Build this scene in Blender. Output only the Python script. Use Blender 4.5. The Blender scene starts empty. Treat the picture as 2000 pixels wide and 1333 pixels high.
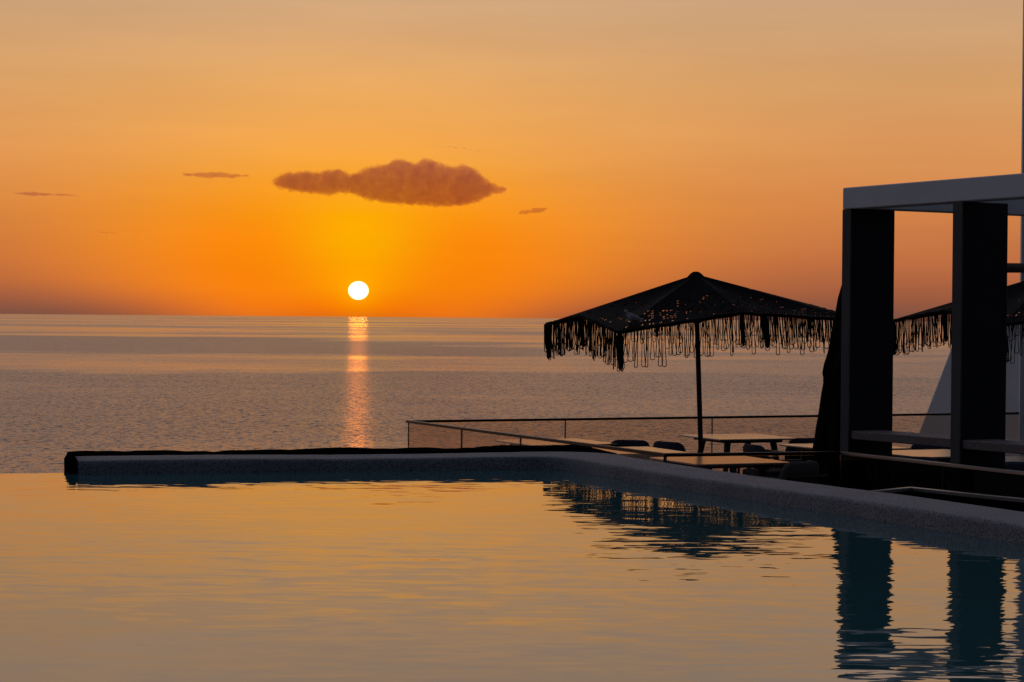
import bpy, bmesh, math, random
import numpy as np
from mathutils import Vector, Matrix, Euler
R = math.radians
random.seed(7)
scene = bpy.context.scene
COL = scene.collection

# ------------------------------------------------------------------ camera
CAM_Z = 1.2
cam_d = bpy.data.cameras.new('camera')
cam = bpy.data.objects.new('camera', cam_d)
COL.objects.link(cam)
cam_d.sensor_width = 36.0
cam_d.lens = 72.0
cam_d.clip_start = 0.1
cam_d.clip_end = 400000.0
pitch, roll = R(-0.655), R(0.473)
cam.matrix_world = (Matrix.Translation((0, 0, CAM_Z)) @ Matrix.Rotation(R(90) + pitch, 4, 'X')
                    @ Matrix.Rotation(roll, 4, 'Z'))
scene.camera = cam

# ------------------------------------------------------------------ exposure
scene.view_settings.view_transform = 'Standard'
scene.view_settings.look = 'None'
scene.view_settings.exposure = 0.0
scene.view_settings.gamma = 1.0
scene.view_settings.use_curve_mapping = False

# ------------------------------------------------------------------ sky
SUN_AZ, SUN_EL = R(-4.30), R(0.72)          # azimuth measured from +Y towards +X


def lin(r, g, b):
    f = lambda c: (c / 255 / 12.92) if c / 255 <= 0.04045 else ((c / 255 + 0.055) / 1.055) ** 2.4
    return (f(r), f(g), f(b), 1.0)


world = bpy.data.worlds.new('World')
scene.world = world
world.use_nodes = True
wt = world.node_tree
wt.nodes.clear()


class NT:
    """small helper that writes node graphs"""
    def __init__(self, tree):
        self.t = tree

    def n(self, kind, **kw):
        nd = self.t.nodes.new(kind)
        for k, v in kw.items():
            setattr(nd, k, v)
        return nd

    def put(self, sock, val):
        if hasattr(val, 'is_linked') or isinstance(val, bpy.types.NodeSocket):
            self.t.links.new(val, sock)
        else:
            sock.default_value = val

    def m(self, op, a, b=None, c=None, clamp=False):
        nd = self.n('ShaderNodeMath', operation=op, use_clamp=clamp)
        for i, v in enumerate((a, b, c)):
            if v is not None:
                self.put(nd.inputs[i], v)
        return nd.outputs[0]

    def mapr(self, v, a, b, c=0.0, d=1.0, smooth=False):
        nd = self.n('ShaderNodeMapRange')
        nd.clamp = True
        if smooth:
            nd.interpolation_type = 'SMOOTHSTEP'
        self.put(nd.inputs[0], v)
        for i, x in enumerate((a, b, c, d)):
            nd.inputs[i + 1].default_value = x
        return nd.outputs[0]

    def mix(self, f, a, b, blend='MIX'):
        nd = self.n('ShaderNodeMix', data_type='RGBA', blend_type=blend)
        self.put(nd.inputs[0], f)
        self.put(nd.inputs[6], a)
        self.put(nd.inputs[7], b)
        return nd.outputs[2]

    def ramp(self, fac, stops, interp='LINEAR'):
        nd = self.n('ShaderNodeValToRGB')
        cr = nd.color_ramp
        cr.interpolation = interp
        while len(cr.elements) < len(stops):
            cr.elements.new(0.5)
        for e, (p, c) in zip(cr.elements, stops):
            e.position = p
            e.color = c
        self.put(nd.inputs[0], fac)
        return nd.outputs[0]

    def noise(self, vec, scale, detail=2.0, rough=0.5, out=0):
        nd = self.n('ShaderNodeTexNoise')
        if vec is not None:
            self.put(nd.inputs['Vector'], vec)
        nd.inputs['Scale'].default_value = scale
        nd.inputs['Detail'].default_value = detail
        nd.inputs['Roughness'].default_value = rough
        return nd.outputs[out]

    def mapping(self, vec, scale=(1, 1, 1), rot=(0, 0, 0), loc=(0, 0, 0)):
        nd = self.n('ShaderNodeMapping')
        self.put(nd.inputs['Vector'], vec)
        nd.inputs['Scale'].default_value = scale
        nd.inputs['Rotation'].default_value = rot
        nd.inputs['Location'].default_value = loc
        return nd.outputs[0]


W = NT(wt)
tc = W.n('ShaderNodeTexCoord')
sep = W.n('ShaderNodeSeparateXYZ')
wt.links.new(tc.outputs['Generated'], sep.inputs[0])
dx, dy, dz = sep.outputs
DEG = 180 / math.pi
elev = W.m('MULTIPLY', W.m('ARCSINE', W.m('MINIMUM', W.m('MAXIMUM', dz, -1.0), 1.0)), DEG)
azim = W.m('MULTIPLY', W.m('ARCTAN2', dx, dy), DEG)
daz = W.m('SUBTRACT', azim, SUN_AZ * DEG)
daz = W.m('ABSOLUTE', W.m('WRAP', daz, 180.0, -180.0))
ev = W.m('DIVIDE', W.m('MAXIMUM', elev, 0.0), 20.0)          # 0..1 over the lowest 20 degrees
# sky to the side of the sun
side = W.ramp(ev, [
    (0.000, lin(122, 80, 66)), (0.010, lin(134, 84, 66)), (0.035, lin(162, 94, 64)), (0.08, lin(190, 110, 66)),
    (0.15, lin(212, 132, 74)), (0.225, lin(219, 148, 88)), (0.32, lin(215, 159, 103)), (0.42, lin(205, 163, 122)),
    (0.60, lin(194, 168, 150)), (1.0, lin(192, 182, 184))])
# sky in the column above the sun
glow = W.ramp(ev, [
    (0.000, lin(226, 104, 14)), (0.012, lin(246, 116, 0)), (0.04, lin(255, 148, 0)), (0.10, lin(255, 172, 0)),
    (0.14, lin(255, 171, 4)), (0.185, lin(255, 166, 38)), (0.25, lin(247, 170, 78)), (0.32, lin(235, 171, 98)),
    (0.42, lin(214, 168, 123)), (0.60, lin(197, 170, 150)), (1.0, lin(194, 184, 184))])
wid = W.m('ADD', W.mapr(elev, 0.0, 1.0, 4.2, 6.1), W.mapr(elev, 1.0, 5.0, 0.0, 1.8))
q = W.m('DIVIDE', daz, wid)
wgt = W.m('POWER', math.e, W.m('MULTIPLY', W.m('POWER', q, 1.9), -1.0))
low = W.mix(wgt, side, glow)
# orange outer ring of the aureole (sun column is yellower in its middle)
q2 = W.m('DIVIDE', daz, 2.1)
wcore = W.m('POWER', math.e, W.m('MULTIPLY', W.m('POWER', q2, 2.0), -1.0))
ring = W.m('MULTIPLY', W.m('SUBTRACT', wgt, wcore, clamp=True), W.mapr(elev, 4.4, 1.6, 0.0, 1.15, True))
low = W.mix(W.m('MINIMUM', ring, 1.0), low, lin(255, 128, 0))
# faint horizontal unevenness of the evening air
az_vec = W.n('ShaderNodeCombineXYZ')
W.put(az_vec.inputs[0], W.m('MULTIPLY', azim, 0.07))
W.put(az_vec.inputs[1], W.m('MULTIPLY', elev, 0.55))
unev = W.noise(az_vec.outputs[0], 1.0, 4.0, 0.55)
low = W.mix(1.0, low, W.ramp(unev, [(0.3, (0.95, 0.945, 0.94, 1)), (0.7, (1.04, 1.045, 1.05, 1))]), 'MULTIPLY')
# the rest of the dome: physical dusk sky, dim and blue, opposite the sunset
nish = W.n('ShaderNodeTexSky', sky_type='NISHITA')
nish.sun_disc = False
nish.sun_elevation = SUN_EL
nish.sun_rotation = SUN_AZ
nish.altitude = 40
nish.air_density = 1.0
nish.dust_density = 1.2
nish.ozone_density = 2.5
NISH_K = 0.10
nish_c = W.n('ShaderNodeVectorMath', operation='SCALE')
wt.links.new(nish.outputs[0], nish_c.inputs[0])
nish_c.inputs['Scale'].default_value = NISH_K
dusk = W.mix(0.75, nish_c.outputs[0], lin(106, 114, 138))
up = W.mapr(elev, 18.0, 50.0, 0.0, 1.0, True)
away = W.mapr(daz, 28.0, 85.0, 0.0, 1.0, True)
f_up = W.m('SUBTRACT', 1.0, W.m('MULTIPLY', W.m('SUBTRACT', 1.0, up), W.m('SUBTRACT', 1.0, away)))
# extra dimming of the sky behind the camera, added to darken camera-facing sides
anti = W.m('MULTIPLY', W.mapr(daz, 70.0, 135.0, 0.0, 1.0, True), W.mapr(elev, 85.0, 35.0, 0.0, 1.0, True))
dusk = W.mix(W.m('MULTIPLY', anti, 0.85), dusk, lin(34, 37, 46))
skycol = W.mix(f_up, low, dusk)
# the sun's disc, flattened a little by refraction
d1 = W.m('DIVIDE', daz, 0.288)
d2 = W.m('DIVIDE', W.m('SUBTRACT', elev, SUN_EL * DEG), 0.262)
rr = W.m('SQRT', W.m('ADD', W.m('MULTIPLY', d1, d1), W.m('MULTIPLY', d2, d2)))
disc = W.mapr(rr, 1.03, 0.93, 0.0, 1.0, True)
halo = W.m('MULTIPLY', W.m('POWER', math.e, W.m('MULTIPLY', rr, -0.75)), 0.75)
skycol = W.mix(halo, skycol, (1.1, 0.55, 0.0, 1))
skycol = W.mix(disc, skycol, (5.0, 2.0, 1.0, 1))
bg = W.n('ShaderNodeBackground')
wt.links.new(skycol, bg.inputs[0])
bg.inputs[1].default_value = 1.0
wo = W.n('ShaderNodeOutputWorld')
wt.links.new(bg.outputs[0], wo.inputs[0])

# ------------------------------------------------------------------ sun
sd = bpy.data.lights.new('sun', 'SUN')
sd.energy = 0.0050
sd.angle = R(0.53)
sd.color = (1.0, 0.22, 0.005)
sun = bpy.data.objects.new('sun', sd)
COL.objects.link(sun)
sdir = Vector((math.sin(SUN_AZ) * math.cos(SUN_EL), math.cos(SUN_AZ) * math.cos(SUN_EL), math.sin(SUN_EL)))
sun.rotation_euler = sdir.to_track_quat('Z', 'Y').to_euler()
sun.location = (0, 0, 30)


# ------------------------------------------------------------------ helpers
class MB:
    """collects verts / faces and links them as ONE mesh object"""
    def __init__(self):
        self.v, self.f = [], []

    def add(self, vs, fs):
        o = len(self.v)
        self.v += [tuple(p) for p in vs]
        self.f += [tuple(i + o for i in f) for f in fs]
        return self

    def prism(self, poly, z0, z1):
        n = len(poly)
        vs = [(x, y, z0) for x, y in poly] + [(x, y, z1) for x, y in poly]
        fs = [tuple(range(n - 1, -1, -1)), tuple(range(n, 2 * n))]
        fs += [(i, (i + 1) % n, (i + 1) % n + n, i + n) for i in range(n)]
        return self.add(vs, fs)

    def box(self, c, s, rz=0.0):
        cx, cy, cz = c
        ca, sa = math.cos(rz), math.sin(rz)
        p = [(-s[0] / 2, -s[1] / 2), (s[0] / 2, -s[1] / 2), (s[0] / 2, s[1] / 2), (-s[0] / 2, s[1] / 2)]
        poly = [(cx + x * ca - y * sa, cy + x * sa + y * ca) for x, y in p]
        return self.prism(poly, cz - s[2] / 2, cz + s[2] / 2)

    def tube(self, pts, rad, n=6, caps=True, closed=False):
        pts = [Vector(p) for p in pts]
        k = len(pts)
        rad = rad if isinstance(rad, (list, tuple)) else [rad] * k
        vs, fs = [], []
        up0 = None
        for i, p in enumerate(pts):
            a = pts[(i - 1) % k] if (i or closed) else p
            b = pts[(i + 1) % k] if (i < k - 1 or closed) else p
            t = (b - a).normalized()
            if up0 is None:
                up0 = Vector((0, 0, 1)) if abs(t.z) < .9 else Vector((1, 0, 0))
            x = t.cross(up0)
            if x.length < 1e-4:
                x = t.orthogonal()
            x.normalize()
            y = t.cross(x).normalized()
            up0 = -y if abs(t.dot(y)) < .99 else up0
            up0 = x.cross(t)
            for j in range(n):
                an = 2 * math.pi * j / n
                vs.append(p + x * (math.cos(an) * rad[i]) + y * (math.sin(an) * rad[i]))
        for i in range(k if closed else k - 1):
            i2 = (i + 1) % k
            for j in range(n):
                j2 = (j + 1) % n
                fs.append((i * n + j, i * n + j2, i2 * n + j2, i2 * n + j))
        if caps and not closed:
            fs.append(tuple(range(n - 1, -1, -1)))
            fs.append(tuple(range((k - 1) * n, k * n)))
        return self.add(vs, fs)

    def lathe(self, prof, n=16, c=(0, 0)):
        vs, fs = [], []
        for r, z in prof:
            for j in range(n):
                a = 2 * math.pi * j / n
                vs.append((c[0] + r * math.cos(a), c[1] + r * math.sin(a), z))
        k = len(prof)
        for i in range(k - 1):
            for j in range(n):
                j2 = (j + 1) % n
                fs.append((i * n + j, i * n + j2, (i + 1) * n + j2, (i + 1) * n + j))
        fs.append(tuple(range(n - 1, -1, -1)))
        fs.append(tuple(range((k - 1) * n, k * n)))
        return self.add(vs, fs)

    def mesh(self, name, mat, smooth=False):
        me = bpy.data.meshes.new(name)
        me.from_pydata(self.v, [], self.f)
        bm = bmesh.new()
        bm.from_mesh(me)
        bmesh.ops.recalc_face_normals(bm, faces=bm.faces)
        bm.to_mesh(me)
        bm.free()
        me.update()
        if mat:
            me.materials.append(mat)
        if smooth:
            for p in me.polygons:
                p.use_smooth = True
        return me

    def build(self, name, mat, parent=None, smooth=False, bevel=0.0, seg=2):
        o = bpy.data.objects.new(name, self.mesh(name, mat, smooth))
        COL.objects.link(o)
        o.parent = parent
        if bevel:
            b = o.modifiers.new('bevel', 'BEVEL')
            b.width = bevel
            b.segments = seg
            b.limit_method = 'ANGLE'
            for p in o.data.polygons:
                p.use_smooth = True
            o.data.set_sharp_from_angle(angle=R(50)) if hasattr(o.data, 'set_sharp_from_angle') else None
        return o


def tag(o, label=None, cat=None, group=None, kind=None):
    for k, v in (('label', label), ('category', cat), ('group', group), ('kind', kind)):
        if v:
            o[k] = v
    return o


def empty(name, loc, rz=0.0):
    o = bpy.data.objects.new(name, None)
    o.empty_display_size = 0.1
    COL.objects.link(o)
    o.location = loc
    o.rotation_euler = (0, 0, rz)
    return o


def copy_tree(o, parent=None):
    c = o.copy()
    COL.objects.link(c)
    c.parent = parent
    for ch in list(o.children):
        copy_tree(ch, c)
    return c


# ------------------------------------------------------------------ materials
def mat(name):
    m = bpy.data.materials.new(name)
    m.use_nodes = True
    m.node_tree.nodes.clear()
    T = NT(m.node_tree)
    out = T.n('ShaderNodeOutputMaterial')
    return m, T, out


def pbr(name, col, rough=0.6, col2=None, nscale=8.0, ndetail=5.0, bump=0.0, bscale=40.0, metal=0.0, spec=0.5, rvar=0.0,
        stretch=(1, 1, 1)):
    m, T, out = mat(name)
    b = T.n('ShaderNodeBsdfPrincipled')
    m.node_tree.links.new(b.outputs[0], out.inputs[0])
    t = T.n('ShaderNodeTexCoord')
    vec = T.mapping(t.outputs['Object'], stretch)
    c1 = tuple(col) + (1,)
    c2 = tuple(col2 or [x * 0.75 for x in col]) + (1,)
    nz = T.noise(vec, nscale, ndetail, 0.6)
    T.put(b.inputs['Base Color'], T.ramp(nz, [(0.32, c1), (0.68, c2)]))
    if rvar:
        T.put(b.inputs['Roughness'], T.mapr(nz, 0.3, 0.7, rough - rvar, rough + rvar))
    else:
        b.inputs['Roughness'].default_value = rough
    b.inputs['Metallic'].default_value = metal
    b.inputs['Specular IOR Level'].default_value = spec
    if bump:
        bn = T.n('ShaderNodeBump')
        bn.inputs['Strength'].default_value = 1.0
        bn.inputs['Distance'].default_value = bump
        T.put(bn.inputs['Height'], T.noise(vec, bscale, 4.0, 0.6))
        T.put(b.inputs['Normal'], bn.outputs[0])
    return m


M = {}
M['plaster'] = pbr('white_plaster', (0.74, 0.74, 0.73), 0.75, (0.66, 0.66, 0.66), 2.5, 5, 0.0015, 25)
M['column'] = pbr('black_column', (0.012, 0.012, 0.013), 0.75, (0.008, 0.008, 0.009), 3, 5, 0.001, 30, spec=0.25)
M['column_edge'] = pbr('charcoal_plaster', (0.075, 0.072, 0.073), 0.8, (0.055, 0.054, 0.055), 3, 5, 0.001, 30)
M['counter'] = pbr('weathered_wood', (0.20, 0.165, 0.15), 0.7, (0.11, 0.09, 0.085), 6, 6, 0.002, 20, stretch=(1, 6, 6))
M['crochet'] = pbr('black_crochet', (0.0055, 0.005, 0.005), 0.95, (0.003, 0.003, 0.003), 30, 3, 0.002, 90, spec=0.1)
M['cord'] = pbr('dark_cord', (0.020, 0.014, 0.010), 0.85, (0.010, 0.008, 0.006), 40, 3, spec=0.15)
M['pole'] = pbr('dark_wood_pole', (0.07, 0.035, 0.018), 0.55, (0.035, 0.018, 0.010), 14, 5, 0.001, 30, stretch=(4, 4, 0.5))
M['log'] = pbr('timber_log', (0.16, 0.09, 0.05), 0.7, (0.07, 0.04, 0.022), 12, 6, 0.004, 18, stretch=(0.4, 5, 5))
M['table'] = pbr('table_top', (0.40, 0.29, 0.20), 0.20, (0.30, 0.21, 0.14), 6, 6, 0.0, 30, spec=0.9, stretch=(1, 8, 1))
M['table_leg'] = pbr('dark_table_leg', (0.02, 0.018, 0.016), 0.6, nscale=10)
M['frame'] = pbr('dark_chair_frame', (0.018, 0.016, 0.015), 0.55, nscale=10)
M['cushion'] = pbr('slate_cushion', (0.055, 0.068, 0.085), 0.9, (0.04, 0.05, 0.064), 30, 4, 0.002, 160, spec=0.2)
M['cushion_grey'] = pbr('grey_cushion', (0.14, 0.14, 0.145), 0.9, (0.10, 0.10, 0.105), 30, 4, 0.002, 160, spec=0.2)
M['metal'] = pbr('bronze_handrail', (0.022, 0.018, 0.016), 0.42, (0.014, 0.012, 0.011), 20, 3, metal=0.6)
M['steel'] = pbr('brushed_handrail', (0.30, 0.29, 0.27), 0.35, (0.22, 0.21, 0.20), 30, 3, metal=0.8, stretch=(1, 12, 1))
M['ridge'] = pbr('black_rock_edge', (0.006, 0.005, 0.005), 1.0, (0.004, 0.0035, 0.0035), 9, 6, 0.01, 24, spec=0.0)
M['floor'] = pbr('terrace_floor', (0.10, 0.095, 0.09), 0.8, (0.075, 0.07, 0.068), 3, 6, 0.001, 40)
M['deck'] = pbr('pool_deck_stone', (0.32, 0.31, 0.29), 0.8, (0.25, 0.24, 0.23), 4, 6, 0.001, 60)
M['basin'] = pbr('basin_plaster', (0.10, 0.16, 0.17), 0.8, (0.08, 0.13, 0.14), 2, 4)
M['rock'] = pbr('hillside_rock', (0.20, 0.16, 0.12), 0.95, (0.07, 0.075, 0.04), 0.35, 8, 0.15, 1.5)
M['feather'] = pbr('dove_feathers', (0.36, 0.35, 0.35), 0.8, (0.24, 0.235, 0.24), 30, 4, 0.002, 60, spec=0.2)
M['beak'] = pbr('dove_beak', (0.04, 0.035, 0.035), 0.6, nscale=20)
M['claw'] = pbr('dove_legs', (0.18, 0.06, 0.05), 0.7, nscale=20)


def coping_material():
    m, T, out = mat('terrazzo_coping')
    b = T.n('ShaderNodeBsdfPrincipled')
    m.node_tree.links.new(b.outputs[0], out.inputs[0])
    t = T.n('ShaderNodeTexCoord')
    o = t.outputs['Object']
    base = T.ramp(T.noise(o, 2.2, 6, 0.6), [(0.3, (0.29, 0.29, 0.295, 1)), (0.7, (0.20, 0.20, 0.21, 1))])
    grit = T.noise(o, 95.0, 2.0, 0.6)
    pits = T.mapr(grit, 0.40, 0.52, 0.0, 1.0)
    c = T.mix(pits, (0.085, 0.083, 0.082, 1), base)
    T.put(b.inputs['Base Color'], c)
    b.inputs['Roughness'].default_value = 0.78
    bn = T.n('ShaderNodeBump')
    bn.inputs['Strength'].default_value = 1.0
    bn.inputs['Distance'].default_value = 0.004
    h = T.m('ADD', T.m('MULTIPLY', pits, 0.4), T.noise(o, 14.0, 4, 0.6))
    T.put(bn.inputs['Height'], h)
    T.put(b.inputs['Normal'], bn.outputs[0])
    return m


M['coping'] = coping_material()


def water_material(name, body, waves):
    m, T, out = mat(name)
    b = T.n('ShaderNodeBsdfPrincipled')
    m.node_tree.links.new(b.outputs[0], out.inputs[0])
    b.inputs['Base Color'].default_value = body
    b.inputs['IOR'].default_value = 1.333
    t = T.n('ShaderNodeTexCoord')
    r, sx, sy = waves(T, t.outputs['Object'])
    T.put(b.inputs['Roughness'], r)
    cb = T.n('ShaderNodeCombineXYZ')
    T.put(cb.inputs[0], sx)
    T.put(cb.inputs[1], sy)
    cb.inputs[2].default_value = 1.0
    nv = T.n('ShaderNodeVectorMath', operation='NORMALIZE')
    m.node_tree.links.new(cb.outputs[0], nv.inputs[0])
    T.put(b.inputs['Normal'], nv.outputs[0])
    return m


def slopes(T, vec, detail, rough):
    """two independent wave slopes, each about -0.5 .. 0.5"""
    c = T.noise(vec, 1.0, detail, rough, out=1)
    sp = T.n('ShaderNodeSeparateColor')
    T.put(sp.inputs[0], c)
    return T.m('SUBTRACT', sp.outputs[0], 0.5), T.m('SUBTRACT', sp.outputs[1], 0.5)


def pool_waves(T, o):
    # slow swell + small wind ripples, ruffled in patches
    ax, ay = slopes(T, T.mapping(o, (0.9, 2.6, 1), (0, 0, R(6))), 2.0, 0.5)
    cx, cy = slopes(T, T.mapping(o, (3.2, 11.0, 1), (0, 0, R(-7))), 2.0, 0.55)
    patch = T.mapr(T.noise(T.mapping(o, (0.20, 0.30, 1), (0, 0, 0), (3.1, 1.7, 0)), 1.0, 2.0), 0.38, 0.62, 0.45, 1.0, True)
    sx = T.m('ADD', T.m('MULTIPLY', ax, 0.020), T.m('MULTIPLY', T.m('MULTIPLY', cx, patch), 0.062))
    sy = T.m('ADD', T.m('MULTIPLY', ay, 0.018), T.m('MULTIPLY', T.m('MULTIPLY', cy, patch), 0.062))
    ex, ey = slopes(T, T.mapping(o, (7.5, 24.0, 1), (0, 0, R(4))), 1.0, 0.5)
    sx = T.m('ADD', sx, T.m('MULTIPLY', T.m('MULTIPLY', ex, patch), 0.030))
    sy = T.m('ADD', sy, T.m('MULTIPLY', T.m('MULTIPLY', ey, patch), 0.034))
    return 0.02, sx, sy


def sea_waves(T, o):
    # bands of calm and wind-ruffled water parallel to the coast, with ragged edges
    sx_ = T.n('ShaderNodeSeparateXYZ')
    T.put(sx_.inputs[0], o)
    warp = T.m('SUBTRACT', T.noise(T.mapping(o, (0.0028, 0.0030, 1)), 1.0, 5.0, 0.68), 0.5)
    dist = T.m('ADD', sx_.outputs[1], T.m('MULTIPLY', warp, T.m('MULTIPLY', sx_.outputs[1], 0.55)))
    lg = T.m('DIVIDE', T.m('LOGARITHM', T.m('MAXIMUM', dist, 100.0), 10.0), 5.0)     # 100 m .. 100 km -> 0.4 .. 1
    g = lambda v: (v, v, v, 1)
    L_ = lambda d_: math.log10(d_) / 5
    bands = T.ramp(lg, [(0.4, g(1.0)), (L_(1380), g(1.0)), (L_(1480), g(0.52)), (L_(1950), g(0.52)), (L_(2250), g(0.92)), (L_(3700), g(0.9)),
                        (L_(4400), g(0.62)), (L_(9000), g(0.5)), (1.0, g(0.5))])
    slick = T.noise(T.mapping(o, (0.00042, 0.00050, 1), (0, 0, R(2)), (0.35, 0.2, 0)), 1.0, 6.0, 0.62)
    band = T.m('MULTIPLY', bands, T.mapr(slick, 0.43, 0.57, 0.40, 1.55, True))
    band = T.m('MINIMUM', T.m('MAXIMUM', band, T.mapr(lg, L_(1300), L_(1460), 0.85, 0.2)), 1.15)
    gust = T.mapr(T.noise(T.mapping(o, (0.010, 0.022, 1)), 1.0, 5.0, 0.65), 0.3, 0.7, 0.72, 1.25)
    ax, ay = slopes(T, T.mapping(o, (0.55, 0.80, 1), (0, 0, R(5))), 3.0, 0.65)
    k = T.m('MULTIPLY', band, gust)
    sx = T.m('MULTIPLY', T.m('MULTIPLY', ax, k), 1.25)
    sy = T.m('MULTIPLY', T.m('MULTIPLY', ay, k), 3.0)
    return T.mapr(band, 0.3, 1.0, 0.15, 0.26), sx, sy


M['pool_water'] = water_material('pool_water', (0.035, 0.125, 0.135, 1), pool_waves)
M['pool_water'].node_tree.nodes['Principled BSDF'].inputs['IOR'].default_value = 1.85
M['sea'] = water_material('sea_water', (0.034, 0.052, 0.074, 1), sea_waves)


def glass_material(name, tint, ior=1.5, shine=1.0):
    m, T, out = mat(name)
    tr = T.n('ShaderNodeBsdfTransparent')
    tr.inputs[0].default_value = tint
    gl = T.n('ShaderNodeBsdfGlossy')
    gl.inputs['Roughness'].default_value = 0.03
    gl.inputs['Color'].default_value = (shine, shine, shine, 1)
    ge = T.n('ShaderNodeNewGeometry')
    dt = T.n('ShaderNodeVectorMath', operation='DOT_PRODUCT')
    m.node_tree.links.new(ge.outputs['Incoming'], dt.inputs[0])
    m.node_tree.links.new(ge.outputs['Normal'], dt.inputs[1])
    k = T.m('SUBTRACT', 1.0, T.m('ABSOLUTE', dt.outputs['Value']), clamp=True)
    f0 = ((ior - 1) / (ior + 1)) ** 2
    fac = T.m('ADD', f0, T.m('MULTIPLY', T.m('POWER', k, 5.0), 1 - f0))
    mx = T.n('ShaderNodeMixShader')
    L = m.node_tree.links
    L.new(fac, mx.inputs[0])
    L.new(tr.outputs[0], mx.inputs[1])
    L.new(gl.outputs[0], mx.inputs[2])
    L.new(mx.outputs[0], out.inputs[0])
    return m


M['glass'] = glass_material('clear_glass', (0.93, 0.86, 0.80, 1))
M['glass_dark'] = glass_material('smoked_green_glass', (0.15, 0.25, 0.27, 1), shine=0.2)

# ------------------------------------------------------------------ the setting
U = Vector((0.918, 0.396, 0))
V = Vector((-0.396, 0.918, 0))
TH = math.atan2(U.y, U.x)
SEA_Z, FLOOR_Z = -38.0, -1.09

mb = MB()
S = 160000.0
mb.add([(-S, -400, 0), (S, -400, 0), (S, S, 0), (-S, S, 0)], [(0, 1, 2, 3)])
sea = mb.build('sea', M['sea'])
sea.location = (0, 0, SEA_Z)
tag(sea, kind='structure')

# hillside carrying the terrace and the pool, falling steeply to the water
rng = np.random.default_rng(3)
mb = MB()
nx, ny = 60, 40
xs = np.linspace(-60, 60, nx)
prof = [(-60, 3), (-30, 0.2), (-8, -1.5), (0, -1.6), (12, -1.6), (15.2, -1.7), (15.9, -4.0), (17.5, -7.0)] + \
       [(17.5 + k * 1.6, -7.0 - k * 1.5) for k in range(1, 24)]
vs, fs = [], []
for x in xs:
    for k, (y, z) in enumerate(prof):
        yy = y + (max(0, x) * 1.15 if y > 12 else 0)
        j = rng.normal(0, 0.35) if k > 6 else 0.0
        vs.append((x + j, yy + j, z + (j * 0.7 if k > 6 else 0) - (0.5 if k > 6 else 0)))
pn = len(prof)
for i in range(nx - 1):
    for k in range(pn - 1):
        fs.append((i * pn + k, i * pn + k + 1, (i + 1) * pn + k + 1, (i + 1) * pn + k))
mb.add(vs, fs)
hill = mb.build('hillside', M['rock'], smooth=True)
tag(hill, kind='structure')

# terrace floor
A = Vector((-1.37, 27.3)); B = Vector((1.59, 21.0)); C = Vector((3.477, 21.56)); D = Vector((4.95, 18.4))
E = Vector((9.2, 31.9))
mb = MB()
mb.prism([(-1.45, 27.35), (0.75, 16.9), (3.15, 11.4), (7.0, 4.0), (14, 4.0), (14, 33.9), (9.2, 31.98)], FLOOR_Z - 0.35, FLOOR_Z)
tag(mb.build('terrace_floor', M['floor']), kind='structure')

# pool: water sheet, basin, weir, deck
P_L = Vector((-3.24, 15.33)); P_C = Vector((0.36, 16.26)); P_R = Vector((6.75, 2.45))     # inner water line of the rim
far_dir = (P_C - P_L).normalized()
edge_l = P_L - far_dir * 11.0
mb = MB()
q1 = P_L - far_dir * 0.05
back = Vector((-far_dir.y, far_dir.x))
poly = [(-14.2, 2.4), (P_R.x + .1, 2.4), (P_R.x + .1, P_R.y), (P_C.x + .1, P_C.y + .1)]
edge_pts = [(P_L + back * 0.14), (edge_l + back * 0.14)]
poly += [tuple(p) for p in edge_pts]
n = len(poly)
mb.add([(x, y, 0.0) for x, y in poly], [tuple(range(n))])
pw = mb.build('pool_water', M['pool_water'])
tag(pw, kind='structure')
mb = MB()
inner = [(-14.2, 2.4), (P_R.x + .2, 2.4), (P_C.x + .2, P_C.y + .2), tuple(edge_l + back * .02)]
mb.add([(x, y, -1.35) for x, y in inner], [(0, 1, 2, 3)])
for i in range(4):
    a, b = inner[i], inner[(i + 1) % 4]
    mb.add([(a[0], a[1], -1.35), (b[0], b[1], -1.35), (b[0], b[1], -0.02), (a[0], a[1], -0.02)], [(0, 1, 2, 3)])
tag(mb.build('pool_basin', M['basin']), kind='structure')
mb = MB()
w0, w1 = P_L + back * 0.02, edge_l + back * 0.02
mb.prism([tuple(w0), tuple(w0 + back * 0.118), tuple(w1 + back * 0.118), tuple(w1)], -2.6, -0.006)
tag(mb.build('weir_wall', M['coping']), kind='structure')
mb = MB()
mb.prism([(-18, -14), (16, -14), (16, 2.38), (-18, 2.38)], -0.6, 0.08)
tag(mb.build('pool_deck', M['deck']), kind='structure')


# pool rim: a rounded, slightly uneven stone coping that turns the corner
def sweep(path, prof, jitter=0.0, seed=1, closed_prof=True):
    """path: list of (point2d, left-hand normal2d, scale); prof: (offset, z)"""
    rr_ = random.Random(seed)
    mbs = MB()
    k = len(prof)
    vs, fs = [], []
    for (p, nrm, sc, dzz) in path:
        for (o, z) in prof:
            jx = rr_.uniform(-jitter, jitter)
            q_ = p + nrm * (o * sc)
            vs.append((q_.x, q_.y, z + jx + (dzz if z > 0 else 0)))
    for i in range(len(path) - 1):
        for j in range(k):
            j2 = (j + 1) % k
            fs.append((i * k + j, i * k + j2, (i + 1) * k + j2, (i + 1) * k + j))
    fs.append(tuple(range(k - 1, -1, -1)))
    fs.append(tuple(range((len(path) - 1) * k, len(path) * k)))
    mbs.add(vs, fs)
    return mbs


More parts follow.
